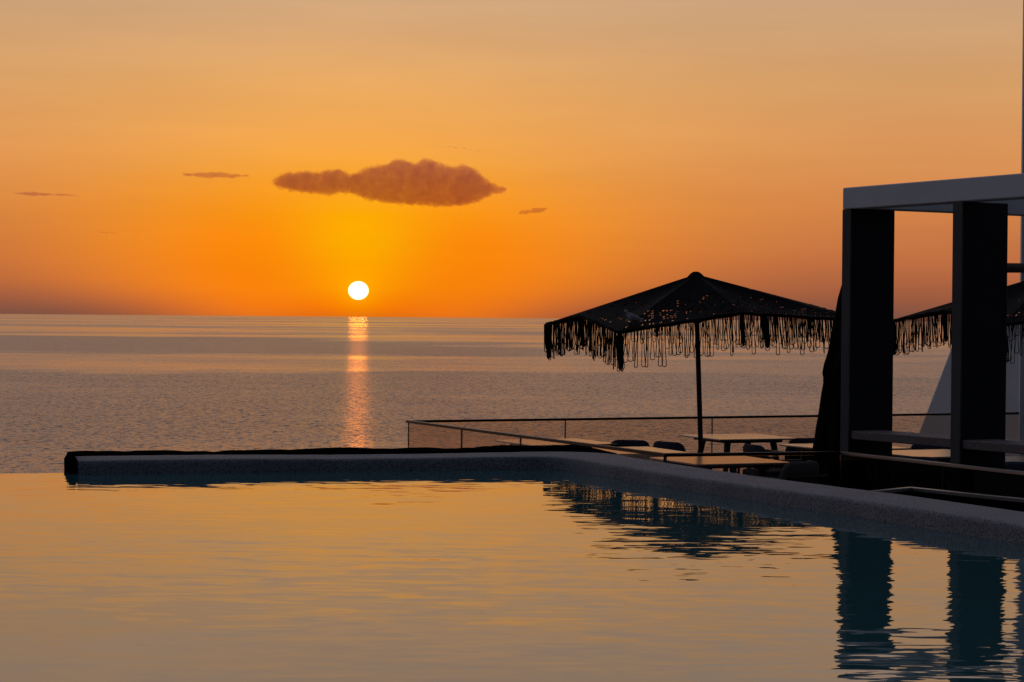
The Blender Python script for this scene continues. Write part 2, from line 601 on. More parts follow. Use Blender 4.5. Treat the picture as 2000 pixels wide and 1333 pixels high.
rdir = (P_R - P_C).normalized()
n_far = back
n_right = Vector((-rdir.y, rdir.x))
n_mit = (n_far + n_right).normalized()
mit = 1.0 / n_mit.dot(n_far)
Wd = 0.53
prof_c = [(0.0, -1.3), (0.0, 0.072), (0.003, 0.085), (0.010, 0.094), (0.022, 0.099), (0.06, 0.101), (Wd / 2, 0.103),
          (Wd - 0.05, 0.101), (Wd - 0.02, 0.096), (Wd - 0.004, 0.085), (Wd, 0.065), (Wd, -1.3)]
path = []
Lf = (P_C - P_L).length
for i in range(31):
    s = i / 30
    sc = 1.0
    wob = 0.004 * math.sin(s * 9) + 0.003 * math.sin(s * 23 + 1)
    path.append((P_L + far_dir * (Lf * s * 0.93) + n_far * wob, n_far, 1.0, 0.004 * math.sin(s * 7)))
for i in range(7):
    s = (i + 1) / 8
    nn = (n_far * (1 - s) + n_right * s).normalized()
    cp = P_C + (-far_dir * (0.07 * Lf) * (1 - s) ** 2 + rdir * 0.25 * s ** 2)
    path.append((cp, nn, 1.0 + (mit - 1) * math.sin(s * math.pi), 0.003))
Lr = (P_R - P_C).length
for i in range(60):
    s = (0.25 + (Lr - 0.25) * i / 59)
    wob = 0.006 * math.sin(s * 1.9) + 0.004 * math.sin(s * 4.7 + 1)
    path.append((P_C + rdir * s + n_right * wob, n_right, 1.0, 0.005 * math.sin(s * 1.3 + 2)))
rim = sweep(path, prof_c, 0.0012, 5).build('pool_rim_wall', M['coping'], smooth=True)
tag(rim, 'pale speckled stone pool rim with rounded edges, turning a corner beside the water', 'pool rim')

# black rock ridge behind the far rim, wrapping its free end
rr = random.Random(11)
pts = [P_L - far_dir * 0.075 + back * 0.0]
path = []
base = P_L - far_dir * 0.055
L2 = Lf + 0.75
for i in range(60):
    s = i / 59
    hgt = 0.124 + 0.020 * s + 0.006 * math.sin(s * 17) + 0.004 * math.sin(s * 41 + 1) + rr.uniform(-.002, .002)
    if s > 0.94:
        hgt *= 1 - (s - 0.94) / 0.06 * 0.42
    p = base + far_dir * (L2 * s) + back * (Wd - 0.02)
    path.append((p, back, 1.0, hgt - 0.1))
prof_r = [(-0.02, -1.0), (0.0, 0.03), (0.025, 0.072), (0.08, 0.095), (0.16, 0.1), (0.25, 0.088), (0.31, 0.05), (0.34, -1.0)]
mbr = sweep(path, prof_r, 0.003, 9)
# the part that wraps the end of the rim
capn = -far_dir
path = []
for i in range(8):
    s = i / 7
    p = P_L - far_dir * 0.012 + back * (0.03 + (Wd + 0.2) * s)
    path.append((p, capn, 1.0, 0.026 * min(1, s * 3) - 0.006 + rr.uniform(-.002, .002)))
prof_e = [(0.0, -1.0), (0.0, 0.095), (0.015, 0.1), (0.045, 0.085), (0.066, 0.045), (0.045, -1.0)]
mb2 = sweep(path, prof_e, 0.004, 4)
mbr.add(mb2.v, mb2.f)
tag(mbr.build('rock_edging', M['ridge'], smooth=True),
    'low black rough rock edging along the back of the far pool rim', 'rock edging')

# ------------------------------------------------------------------ glass railings
RAIL_Z = -0.18


def railing(name, pts, splits, label, glass, railm, top=RAIL_Z, bot=FLOOR_Z, hw=0.06, hh=0.034, postm=None, first=True):
    """glass balustrade along the corner points; splits: number of panes per leg"""
    root = empty(name, (pts[0].x, pts[0].y, bot))
    tag(root, label, 'glass railing', 'glass railings round the terrace')
    off = Vector((pts[0].x, pts[0].y, bot))
    for k in range(len(pts) - 1):
        a, b = pts[k], pts[k + 1]
        d = (b - a).normalized()
        nn = Vector((-d.y, d.x))
        ln = (b - a).length
        # handrail
        h = MB()
        e0 = a - d * (hw / 2 if k == 0 else -hw / 2 - .002)
        e1 = b + d * (hw / 2)
        pl = [e0 - nn * hw / 2, e1 - nn * hw / 2, e1 + nn * hw / 2, e0 + nn * hw / 2]
        h.prism([(p.x - off.x, p.y - off.y) for p in pl], top - hh - off.z, top - off.z)
        h.build('handrail', railm, root, bevel=0.004)
        nsp = splits[k]
        for i in range(nsp):
            p0, p1 = a + d * (ln * i / nsp + 0.012), a + d * (ln * (i + 1) / nsp - 0.012)
            g = MB()
            pl = [p0 - nn * .006, p1 - nn * .006, p1 + nn * .006, p0 + nn * .006]
            g.prism([(p.x - off.x, p.y - off.y) for p in pl], 0.02, top - hh - off.z - 0.002)
            g.build('glass_panel', glass, root)
        for i in range(0 if (k == 0 and first) else 1, nsp + 1):
            p0 = a + d * (ln * i / nsp)
            g = MB()
            g.box((p0.x - off.x, p0.y - off.y, (top - hh - off.z) / 2), (0.011, 0.020, top - hh - off.z - 0.002), math.atan2(d.y, d.x))
            g.build('post', postm or M['metal'], root)
    return root


railing('glass_railing', [A, E], [5],
        'long far glass railing with thin dark handrail along the sea side, behind the open parasol', M['glass'], M['metal'])
A2 = A + (B - A).normalized() * 0.035
railing('glass_railing', [A2, B - (B - A).normalized() * .03], [4],
        'slanting glass railing running from the far left terrace corner to the pool rim', M['glass'], M['metal'], first=False)
railing('glass_railing', [B, C], [1],
        'short glass railing between the pool rim and the first black column', M['glass'], M['metal'])
railing('glass_railing', [C + (D - C).normalized() * .035, D], [2],
        'dark green smoked glass railing in front of the two black columns', M['glass_dark'], M['steel'], hw=0.06)
G1, G2, G3 = Vector((2.86, 16.72)), Vector((3.37, 17.25)), Vector((4.75, 15.2))
railing('glass_railing', [G1, G2, G3], [1, 2],
        'low nearest glass barrier with a bright top edge, right beside the pool rim', M['glass_dark'], M['steel'],
        top=-0.20, hw=0.045)

# ------------------------------------------------------------------ pergola
K1 = Vector((3.54, 21.97))
bd = (Vector((4.89, 19.55)) - K1).normalized()          # along the front beam, towards the camera
bn = Vector((-bd.y, bd.x))                                # to the inside (right)
if bn.x < 0:
    bn = -bn
Z0, Z1 = 2.39, 2.62
per = empty('pergola', (K1.x, K1.y, FLOOR_Z))
tag(per, 'white beamed pergola standing on two wide black columns at the right', 'pergola')


def loc_poly(a0, a1, b0, b1, off=K1):
    """rectangle in the pergola frame: a along beam, b inwards"""
    ps = [K1 + bd * a0 + bn * b0, K1 + bd * a1 + bn * b0, K1 + bd * a1 + bn * b1, K1 + bd * a0 + bn * b1]
    return [(p.x - off.x, p.y - off.y) for p in ps]


zz = lambda z: z - FLOOR_Z
MB().prism(loc_poly(0.0, 6.5, -0.012, 0.24), zz(Z0), zz(Z1)).build('front_beam', M['plaster'], per, bevel=0.012)
MB().prism(loc_poly(0.004, 0.22, 0.2405, 3.6), zz(Z0 + 0.004), zz(Z1 - 0.006)).build('end_beam', M['plaster'], per, bevel=0.012)
MB().prism(loc_poly(0.225, 6.5, 3.3, 3.55), zz(Z0 + 0.004), zz(Z1 - 0.006)).build('rear_beam', M['plaster'], per, bevel=0.012)
MB().prism(loc_poly(2.9, 3.1, 0.2405, 3.29), zz(Z0 + 0.05), zz(Z1 - 0.01)).build('cross_beam', M['plaster'], per, bevel=0.012)


def column(a0):
    c = MB()
    c.prism(loc_poly(a0, a0 + 0.13, 0.012, 0.60), 0, zz(Z0) - 0.001)
    o = c.build('column', M['column'], per, bevel=0.008)
    e = MB()
    e.prism(loc_poly(a0 - 0.003, a0 + 0.133, -0.008, 0.0115), 0, zz(Z0) - 0.002)
    e.build('column_facing', M['column_edge'], o)
    return o


column(0.0)
column(1.754)
for a0, a1 in ((0.136, 1.748), (1.890, 5.2)):
    cm = MB()
    cm.prism(loc_poly(a0, a1, 0.02, 0.44), zz(-0.068), zz(0.022))
    cm.build('bar_counter', M['counter'], per, bevel=0.01)

# ------------------------------------------------------------------ white building at the far right, with its buttress
mb = MB()
mb.prism([(7.47, 30.1), (12.5, 32.1), (11.0, 36.5), (8.52, 34.4)], -8, 9.5)
wb = mb.build('white_building', M['plaster'], bevel=0.03)
tag(wb, 'tall white plastered building whose corner just enters the right edge', 'building')
mb = MB()
bdir, bnor = Vector((0.6, -0.8)), Vector((0.8, 0.6))
prof_b = [(-0.245, -7.0), (4.5, -7.0), (4.5, 1.25), (0.891, 1.25), (-0.245, -1.13)]
nb = len(prof_b)
vs = []
for th_ in (0.0, 0.4):
    for t_, z_ in prof_b:
        q_ = Vector((6.77, 34.0)) + bdir * t_ + bnor * th_
        vs.append((q_.x, q_.y, z_))
mb.add(vs, [tuple(range(nb)), tuple(range(2 * nb - 1, nb - 1, -1))] + [(i, (i + 1) % nb, (i + 1) % nb + nb, i + nb) for i in range(nb)])
bt = mb.build('sloping_buttress', M['plaster'], bevel=0.04)
tag(bt, 'white sloping buttress wall rising behind the far railing between the columns', 'wall')
mb = MB()
ps = [(6.55, 29.72, 1.985), (6.9, 29.8, 1.98), (7.3, 29.9, 1.985), (7.7, 30.05, 1.99)]
mb.tube(ps, [0.070, 0.074, 0.071, 0.07], 12)
lg = mb.build('timber_log', M['log'], smooth=True)
tag(lg, 'short round timber log sticking out of the white building', 'log')


# ------------------------------------------------------------------ parasols
def loop_mesh(seed):
    r = random.Random(seed)
    ln = r.uniform(0.36, 0.45)
    w = r.uniform(0.017, 0.036)
    top = r.uniform(0.004, 0.012)
    sway = r.uniform(-0.012, 0.012)
    tw = r.uniform(0, math.pi) if r.random() < .35 else r.uniform(-.5, .5)
    pts = []
    K = 7
    for i in range(K):
        s = i / (K - 1)
        pts.append((-(top + (w - top) * s ** 2.2) + sway * s, -(ln - w) * s))
    for i in range(1, 6):
        a = math.pi * i / 6
        pts.append((-w * math.cos(a) + sway, -(ln - w) - w * math.sin(a)))
    for i in range(K - 1, -1, -1):
        s = i / (K - 1)
        pts.append(((top + (w - top) * s ** 2.2) + sway * s, -(ln - w) * s))
    ca, sa = math.cos(tw), math.sin(tw)
    return MB().tube([(x * ca, x * sa, z) for x, z in pts], 0.0050, 4, caps=False).mesh('fringe_loop', M['cord'])


LOOPS = [loop_mesh(100 + i) for i in range(16)]


def tassel_mesh(seed):
    r = random.Random(seed)
    t = MB()
    for k in range(13):
        a, rad = r.uniform(0, 6.28), r.uniform(0.0, 0.045)
        ln, w = r.uniform(0.31, 0.44), r.uniform(0.012, 0.026)
        cx, cy = rad * math.cos(a), rad * math.sin(a)
        tw = r.uniform(0, 3.14)
        ca, sa = math.cos(tw), math.sin(tw)
        pts = []
        for i in range(5):
            s = i / 4
            pts.append((-(0.006 + (w - .006) * s), -(ln - w) * s))
        for i in range(1, 5):
            an = math.pi * i / 5
            pts.append((-w * math.cos(an), -(ln - w) - w * math.sin(an)))
        for i in range(4, -1, -1):
            s = i / 4
            pts.append(((0.006 + (w - .006) * s), -(ln - w) * s))
        t.tube([(cx + x * ca, cy + x * sa, z) for x, z in pts], 0.0075, 4, caps=False)
    t.lathe([(0.02, 0.0), (0.036, -0.04), (0.046, -0.16), (0.040, -0.30), (0.022, -0.34)], 8)
    return t.mesh('tassel', M['crochet'])


TASSELS = [tassel_mesh(5 + i) for i in range(3)]


def parasol(loc, label, phi, lean_x, lean_y, seed, apex=2.86, rc=2.17, drop=0.60):
    r = random.Random(seed)
    root = empty('open_parasol', loc)
    root.rotation_euler = (lean_y, lean_x, 0)
    tag(root, label, 'parasol', 'open fringed parasols')
    ap = Vector((0, 0, apex))
    corner = [Vector((rc * math.cos(phi + k * math.pi / 2), rc * math.sin(phi + k * math.pi / 2), apex - drop)) for k in range(4)]
    mid = []
    for k in range(4):
        m_ = (corner[k] + corner[(k + 1) % 4]) / 2
        mid.append(Vector((m_.x, m_.y, apex - drop * 0.735)))
    ring = []
    for k in range(4):
        ring += [corner[k], mid[k]]
    # crocheted canopy: rows of knots, open lace in bands
    cv = MB()
    pit = 0.048
    rows = 22
    vs, fs = [], []
    for k in range(8):
        P0, P1 = ring[k], ring[(k + 1) % 8]
        wmax = (P1 - P0).length
        for i in range(rows):
            t0, t1 = i / rows, (i + 1) / rows
            cols = max(1, int(round(wmax * (t0 + t1) / 2 / pit)))
            lace = (0.45 < t0 < 0.92 and i % 6 != 1)
            for j in range(cols):
                s0, s1 = j / cols, (j + 1) / cols
                sag0 = -0.05 * math.sin(math.pi * t0) * 1.0
                sag1 = -0.05 * math.sin(math.pi * t1) * 1.0
                def pt(t, s, sg):
                    q_ = ap + (P0.lerp(P1, s) - ap) * t
                    q_.z += sg * math.sin(math.pi * s) * 1.0
                    return q_
                a, b, c, d = pt(t0, s0, sag0), pt(t0, s1, sag0), pt(t1, s1, sag1), pt(t1, s0, sag1)
                o = len(vs)
                if not lace or r.random() < (0.48 if k in (2, 3, 5, 6, 7) else 0.85):
                    vs += [a, b, c, d]
                    fs.append((o, o + 1, o + 2, o + 3))
                else:
                    m_ = (a + b + c + d) / 4
                    h = 0.78
                    ins = [m_ + ((a + b) / 2 - m_) * h, m_ + ((b + c) / 2 - m_) * h, m_ + ((c + d) / 2 - m_) * h, m_ + ((d + a) / 2 - m_) * h]
                    vs += [a, b, c, d] + ins
                    fs += [(o, o + 1, o + 4), (o + 1, o + 5, o + 4), (o + 1, o + 2, o + 5), (o + 2, o + 6, o + 5),
                           (o + 2, o + 3, o + 6), (o + 3, o + 7, o + 6), (o + 3, o, o + 7), (o, o + 4, o + 7)]
    cv.add(vs, fs)
    can = cv.build('canopy', M['crochet'], root)
    sm = can.modifiers.new('thickness', 'SOLIDIFY')
    sm.thickness = 0.002
    # knotted border
    bdm = MB()
    loop = []
    for k in range(8):
        P0, P1 = ring[k], ring[(k + 1) % 8]
        for j in range(14):
            s = j / 14
            p = P0.lerp(P1, s)
            p.z += r.uniform(-.006, .006) - 0.012
            loop.append(p)
    bdm.tube(loop, [0.022 + r.uniform(-.004, .006) for _ in loop], 6, closed=True)
    bdm.build('border', M['crochet'], can, smooth=True)
    # cap
    MB().lathe([(0.12, apex - 0.045), (0.09, apex - 0.012), (0.06, apex + 0.016), (0.03, apex + 0.032), (0.005, apex + 0.034)], 14
               ).build('cap', M['crochet'], can, smooth=True)
    # seam cords up the ribs
    # pole, hub, ribs, struts, foot
    MB().lathe([(0.032, 0.04), (0.032, 1.6), (0.030, apex - 0.02)], 12).build('pole', M['pole'], root, smooth=True)
    MB().lathe([(0.045, apex - 0.62), (0.06, apex - 0.60), (0.06, apex - 0.53), (0.045, apex - 0.51)], 12).build('runner', M['pole'], root)
    MB().lathe([(0.05, apex - 0.12), (0.07, apex - 0.10), (0.07, apex - 0.06)], 12).build('hub', M['pole'], root)
    for k in range(8):
        e = ring[k]
        a_ = ap + (e - ap) * 0.03 - Vector((0, 0, .045))
        rb = MB().tube([a_, e - Vector((0, 0, .03))], 0.012, 6).build('rib', M['pole'], root)
        h_ = ap + (e - ap) * (0.36 if k % 2 else 0.30) - Vector((0, 0, .05))
        st = Vector((e.x, e.y, 0)).normalized() * 0.055
        MB().tube([Vector((st.x, st.y, apex - 0.565)), h_], 0.009, 6).build('strut', M['pole'], rb)
    ft = MB()
    ft.box((0, 0, 0.035), (0.7, 0.7, 0.06))
    ft.lathe([(0.05, 0.065), (0.05, 0.38), (0.042, 0.39)], 12)
    ft.build('foot', M['metal'], root, bevel=0.008)
    # fringe: hanging cord loops along every edge, a thick tassel at every rib
    rot0 = root.rotation_euler.to_matrix().inverted().to_euler()
    for k in range(8):
        P0, P1 = ring[k], ring[(k + 1) % 8]
        nl = 35
        ang = math.atan2(P1.y - P0.y, P1.x - P0.x)
        for j in range(nl):
            s = (j + 0.5 + r.uniform(-.3, .3)) / nl
            o = bpy.data.objects.new('fringe_loop', r.choice(LOOPS))
            COL.objects.link(o)
            o.parent = root
            p = P0.lerp(P1, s)
            o.location = (p.x + r.uniform(-.008, .008), p.y + r.uniform(-.008, .008), p.z - 0.018)
            o.rotation_euler = (rot0.x + r.uniform(-.03, .03), rot0.y + r.uniform(-.05, .05), ang + r.uniform(-.5, .5))
            f = r.uniform(0.92, 1.08)
            if r.random() < 0.08:
                f *= 0.7
            o.scale = (1, 1, f)
        o = bpy.data.objects.new('tassel', TASSELS[k % 3])
        COL.objects.link(o)
        o.parent = root
        o.location = (P0.x * 0.995, P0.y * 0.995, P0.z - 0.01)
        o.rotation_euler = (rot0.x, rot0.y, r.uniform(0, 6))
        o.scale = (1, 1, 1.06) if k % 2 == 0 else (0.65, 0.65, 0.92)
    return root, ap, ring


PHI = R(150)     # corner pointing far left; next ones: nearest, right, far
par1, ap1, ring1 = parasol((2.425, 25.9, FLOOR_Z), 'whole open black fringed parasol with a bird on it, left of the columns', PHI, R(-2.4), R(2.2), 21)
par2, ap2, ring2 = parasol((7.06, 26.6, FLOOR_Z), 'open black fringed parasol partly hidden behind the two columns', PHI, R(-1.6), R(1.2), 33, apex=2.93)

# closed parasol beside the first column
cp = empty('closed_parasol', (3.86, 23.3, FLOOR_Z))
tag(cp, 'folded black parasol hanging like a dark cone left of the first column', 'parasol')
mb = MB()
rr = random.Random(2)
prof = [(0.03, 2.80), (0.10, 2.74), (0.15, 2.55), (0.18, 2.35), (0.215, 2.15), (0.245, 1.95), (0.29, 1.80), (0.31, 1.68), (0.285, 1.60),
        (0.315, 1.45), (0.345, 1.25), (0.375, 1.05), (0.405, 0.85), (0.43, 0.65), (0.455, 0.45), (0.47, 0.28), (0.42, 0.20)]
N = 40
vs, fs = [], []
for i, (rad, z) in enumerate(prof):
    for j in range(N):
        a = 2 * math.pi * j / N
        fold = 1 + 0.11 * math.sin(8 * a + 0.5 * math.sin(i)) * min(1, i / 3) + rr.uniform(-.02, .02)
        vs.append((rad * fold * math.cos(a), rad * fold * math.sin(a), z + rr.uniform(-.012, .012)))
for i in range(len(prof) - 1):
    for j in range(N):
        j2 = (j + 1) % N
        fs.append((i * N + j, i * N + j2, (i + 1) * N + j2, (i + 1) * N + j))
fs.append(tuple(range(N)))
fs.append(tuple(range((len(prof) - 1) * N, len(prof) * N)))
mb.add(vs, fs).build('folded_canopy', M['crochet'], cp, smooth=True)
MB().lathe([(0.03, 0.04), (0.03, 2.86), (0.012, 2.9)], 10).build('pole', M['pole'], cp, smooth=True)
MB().box((0, 0, 0.03), (0.6, 0.6, 0.058)).build('foot', M['metal'], cp, bevel=0.006)
for j in range(26):
    a = 2 * math.pi * j / 26
    o = bpy.data.objects.new('fringe_loop', LOOPS[j % 16])
    COL.objects.link(o)
    o.parent = cp
    o.location = (0.31 * math.cos(a), 0.31 * math.sin(a), 1.72)
    o.rotation_euler = (0.09 * math.sin(a), -0.09 * math.cos(a), a + 1.57)

# ------------------------------------------------------------------ dove on the parasol
bpy.context.view_layer.update()
mw = par1.matrix_world
front, fr_mid = ring1[2], ring1[3]
local = ap1 + (front.lerp(fr_mid, 0.075) - ap1) * 0.925
foot = mw @ local
dv = empty('dove', (foot.x, foot.y, foot.z - 0.030), R(172))
tag(dv, 'grey dove perched on the near corner of the open parasol', 'bird')
sec = [(-0.150, 0.078, 0.004, 0.003), (-0.120, 0.086, 0.020, 0.006), (-0.085, 0.098, 0.026, 0.012), (-0.055, 0.108, 0.038, 0.028),
       (-0.020, 0.114, 0.050, 0.044), (0.020, 0.120, 0.053, 0.050), (0.050, 0.132, 0.045, 0.045), (0.068, 0.150, 0.032, 0.034),
       (0.078, 0.172, 0.023, 0.025), (0.086, 0.190, 0.023, 0.024), (0.098, 0.200, 0.021, 0.021), (0.110, 0.200, 0.013, 0.013), (0.117, 0.198, 0.004, 0.004)]
N = 14
vs, fs = [], []
for i, (x, z, ry, rz_) in enumerate(sec):
    for j in range(N):
        a = 2 * math.pi * j / N
        tx = 0.35 if 6 <= i <= 9 else 0.0
        vs.append((x - tx * rz_ * math.sin(a), ry * math.cos(a), z + rz_ * math.sin(a)))
for i in range(len(sec) - 1):
    for j in range(N):
        j2 = (j + 1) % N
        fs.append((i * N + j, i * N + j2, (i + 1) * N + j2, (i + 1) * N + j))
fs.append(tuple(range(N - 1, -1, -1)))
fs.append(tuple(range((len(sec) - 1) * N, len(sec) * N)))
MB().add(vs, fs).build('body', M['feather'], dv, smooth=True)
MB().tube([(0.114, 0, 0.198), (0.126, 0, 0.194), (0.136, 0, 0.188)], [0.006, 0.004, 0.001], 6).build('beak', M['beak'], dv, smooth=True)
for s in (-1, 1):
    w = MB()
    wsec = [(0.050, 0.125, 0.020, 0.004), (0.03, 0.128, 0.032, 0.007), (-0.01, 0.122, 0.034, 0.008), (-0.06, 0.108, 0.022, 0.006), (-0.115, 0.090, 0.006, 0.003)]
    vs, fs = [], []
    off = [0.042, 0.050, 0.050, 0.036, 0.018]
    for (x, z, rz_, th), oy in zip(wsec, off):
        for j in range(8):
            a = 2 * math.pi * j / 8
            vs.append((x, s * (oy + th * math.cos(a)), z + rz_ * math.sin(a)))
    for i in range(4):
        for j in range(8):
            j2 = (j + 1) % 8
            fs.append((i * 8 + j, i * 8 + j2, (i + 1) * 8 + j2, (i + 1) * 8 + j))
    fs.append(tuple(range(8)))
    fs.append(tuple(range(32, 40)))
    w.add(vs, fs).build('wing', M['feather'], dv, smooth=True)
    lgm = MB()
    lgm.tube([(0.0, s * 0.02, 0.085), (0.004, s * 0.02, 0.045), (-0.002, s * 0.02, 0.012)], [0.008, 0.004, 0.0035], 6)
    for tx, ty in ((0.028, 0.0), (0.022, 0.012), (0.022, -0.012), (-0.016, 0)):
        lgm.tube([(-0.002, s * 0.02, 0.013), (tx, s * 0.02 + ty, 0.005)], [0.0035, 0.002], 5)
    lgm.build('leg', M['claw'], dv, smooth=True)


# ------------------------------------------------------------------ tables
def make_table():
    t = empty('dining_table', (0, 0, 0))
    w = 1.16
    top = MB()
    top.box((0, 0, 0.732), (w, w, 0.022))
    tp = top.build('table_top', M['table'], t, bevel=0.008)
    MB().box((0, 0, 0.700), (w - 0.30, w - 0.30, 0.036)).build('apron', M['table_leg'], t)
    for sx in (-1, 1):
        for sy in (-1, 1):
            l = MB()
            l.tube([(sx * 0.34, sy * 0.34, 0.685), (sx * 0.44, sy * 0.44, 0.0)], [0.046, 0.026], 8)
            l.build('leg', M['table_leg'], t)
    return t


tables = [
    (3.00, 27.10, 'square wooden table right behind the pole of the open parasol'),
    (1.33, 24.05, 'square wooden table just behind the slanting railing, left of the parasol pole'),
    (0.55, 25.60, 'farthest left wooden table, half hidden by the slanting railing'),
    (2.30, 22.55, 'nearest wooden table, seen through the short glass railing'),
    (4.10, 25.20, 'wooden table partly hidden by the folded parasol'),
    (4.95, 24.00, 'table seen below the bar counter between the two columns'),
    (6.15, 26.40, 'table behind the second column, below the bar counter'),
    (6.00, 23.00, 'table at the far right edge, right of the second column'),
]
proto_t = None
for i, (x, y, lab) in enumerate(tables):
    o = make_table() if i == 0 else copy_tree(proto_t)
    if i == 0:
        proto_t = o
    o.location = (x, y, FLOOR_Z)
    o.rotation_euler = (0, 0, TH + R(random.uniform(-2, 2)))
    tag(o, lab, 'table', 'dining tables on the terrace')


# ------------------------------------------------------------------ chairs (low armchairs with rounded padded backs)
def rounded_slab(w, h, th, rad, curve, lean, z0, y0, n=5):
    """upright padded slab with rounded upper corners, wrapped a little round the sitter"""
    out = []
    for cx, cz, a0 in ((w / 2 - rad, h - rad, 0), (-(w / 2 - rad), h - rad, 90)):
        for i in range(n + 1):
            a = R(a0 + 90 * i / n)
            out.append((cx + rad * math.cos(a), cz + rad * math.sin(a)))
    # sample in strips across the width
    m = MB()
    cols = 15
    vs, fs = [], []
    xs_ = [-w / 2 + w * i / (cols - 1) for i in range(cols)]
    for x in xs_:
        d_ = max(0.0, abs(x) - (w / 2 - rad))
        top = h - rad + math.sqrt(max(0.0, rad * rad - d_ * d_))
        yb = y0 + curve * (x / (w / 2)) ** 2
        edge = 1.0 - 0.55 * (abs(x) / (w / 2)) ** 6
        zs_ = [0, 0.05, top * 0.5, top - 0.03, top]
        tk = [0.6, 1, 1.08, 0.92, 0.35]
        for z, k in zip(zs_, tk):
            vs.append((x, yb - lean * z - th / 2 * k * edge, z0 + z))
        for z, k in zip(zs_[::-1], tk[::-1]):
            vs.append((x, yb - lean * z + th / 2 * k * edge, z0 + z))
    k = 10
    for i in range(cols - 1):
        for j in range(k):
            j2 = (j + 1) % k
            fs.append((i * k + j, i * k + j2, (i + 1) * k + j2, (i + 1) * k + j))
    fs.append(tuple(range(k)))
    fs.append(tuple(range((cols - 1) * k, cols * k)))
    return m.add(vs, fs)


def make_chair(cushion):
    c = empty('terrace_chair', (0, 0, 0))
    MB().box((0, 0.02, 0.36), (0.60, 0.58, 0.05)).build('seat_frame', M['frame'], c, bevel=0.01)
    st = MB()
    st.box((0, 0.03, 0.432), (0.54, 0.52, 0.088))
    st.build('seat_cushion', cushion, c, bevel=0.03, seg=3)
    rounded_slab(0.54, 0.285, 0.10, 0.12, 0.05, 0.16, 0.50, -0.20).build('back_cushion', cushion, c, smooth=True)
    MB().tube([(-0.30, -0.27, 0.62), (-0.15, -0.31, 0.62), (0.15, -0.31, 0.62), (0.30, -0.27, 0.62)], 0.018, 8).build('back_rail', M['frame'], c)
    for s in (-1, 1):
        MB().box((s * 0.29, 0.02, 0.60), (0.06, 0.52, 0.026)).build('armrest', M['frame'], c, bevel=0.008)
        for yy, hz in ((0.25, 0.587), (-0.26, 0.61)):
            MB().tube([(s * 0.285, yy, hz), (s * 0.285, yy, 0.30), (s * 0.295, yy * 1.04, 0.0)], [0.018, 0.018, 0.014], 8).build('leg', M['frame'], c)
    return c


def chair_at(x, y, look, lab, cushion, proto=[{}]):
    k = cushion.name
    if k not in proto[0]:
        o = proto[0][k] = make_chair(cushion)
    else:
        o = copy_tree(proto[0][k])
    a = math.atan2(look[1] - y, look[0] - x) - math.pi / 2
    o.location = (x, y, FLOOR_Z)
    o.rotation_euler = (0, 0, a)
    tag(o, lab, 'chair', 'padded chairs on the terrace')
    return o


cs, cg = M['cushion'], M['cushion_grey']
chair_at(2.08, 25.25, (2.9, 26.0), 'dark blue padded chair directly left of the parasol pole', cs)
chair_at(1.43, 25.15, (1.2, 24.0), 'low rounded dark chair between the two leftmost tables', cs)
chair_at(3.68, 26.35, (3.2, 27.4), 'dark padded chair at the right corner of the table behind the parasol pole', cs)
chair_at(3.12, 24.75, (4.0, 25.1), 'dark armchair in front of the central table, left of the folded parasol', cs)
chair_at(2.98, 21.98, (2.4, 22.8), 'grey padded chair seen through the short glass railing', cg)
chair_at(4.56, 22.95, (4.9, 24.0), 'dark rounded chair below the bar counter between the columns', cs)
chair_at(5.15, 25.05, (5.0, 24.0), 'dark chair behind the table seen between the columns', cs)
chair_at(5.62, 22.2, (6.0, 23.0), 'dark chair at the right edge, just right of the second column', cs)


# ------------------------------------------------------------------ clouds
def cloud_material():
    m, T, out = mat('cloud_vapour')
    ab = T.n('ShaderNodeVolumeAbsorption')
    ab.inputs['Color'].default_value = (0.45, 0.10, 0.80, 1)
    ab.inputs['Density'].default_value = 0.022
    sc = T.n('ShaderNodeVolumeScatter')
    sc.inputs['Color'].default_value = (0.80, 0.62, 0.66, 1)
    sc.inputs['Density'].default_value = 0.0018
    sc.inputs['Anisotropy'].default_value = 0.3
    ad = T.n('ShaderNodeAddShader')
    L = m.node_tree.links
    L.new(ab.outputs[0], ad.inputs[0])
    L.new(sc.outputs[0], ad.inputs[1])
    L.new(ad.outputs[0], out.inputs['Volume'])
    return m


M['cloud'] = cloud_material()
CD = 3000.0
BEARING = Matrix.Rotation(R(90 - 0.655), 3, 'X') @ Matrix.Rotation(R(0.473), 3, 'Z')


def sky_point(px, py, dist):
    """where a bearing from the terrace meets the given distance out at sea"""
    d_ = BEARING @ Vector(((px - 1000) / 4000, -(py - 666.5) / 4000, -1))
    return Vector((0, 0, CAM_Z)) + d_ * (dist / d_.y)


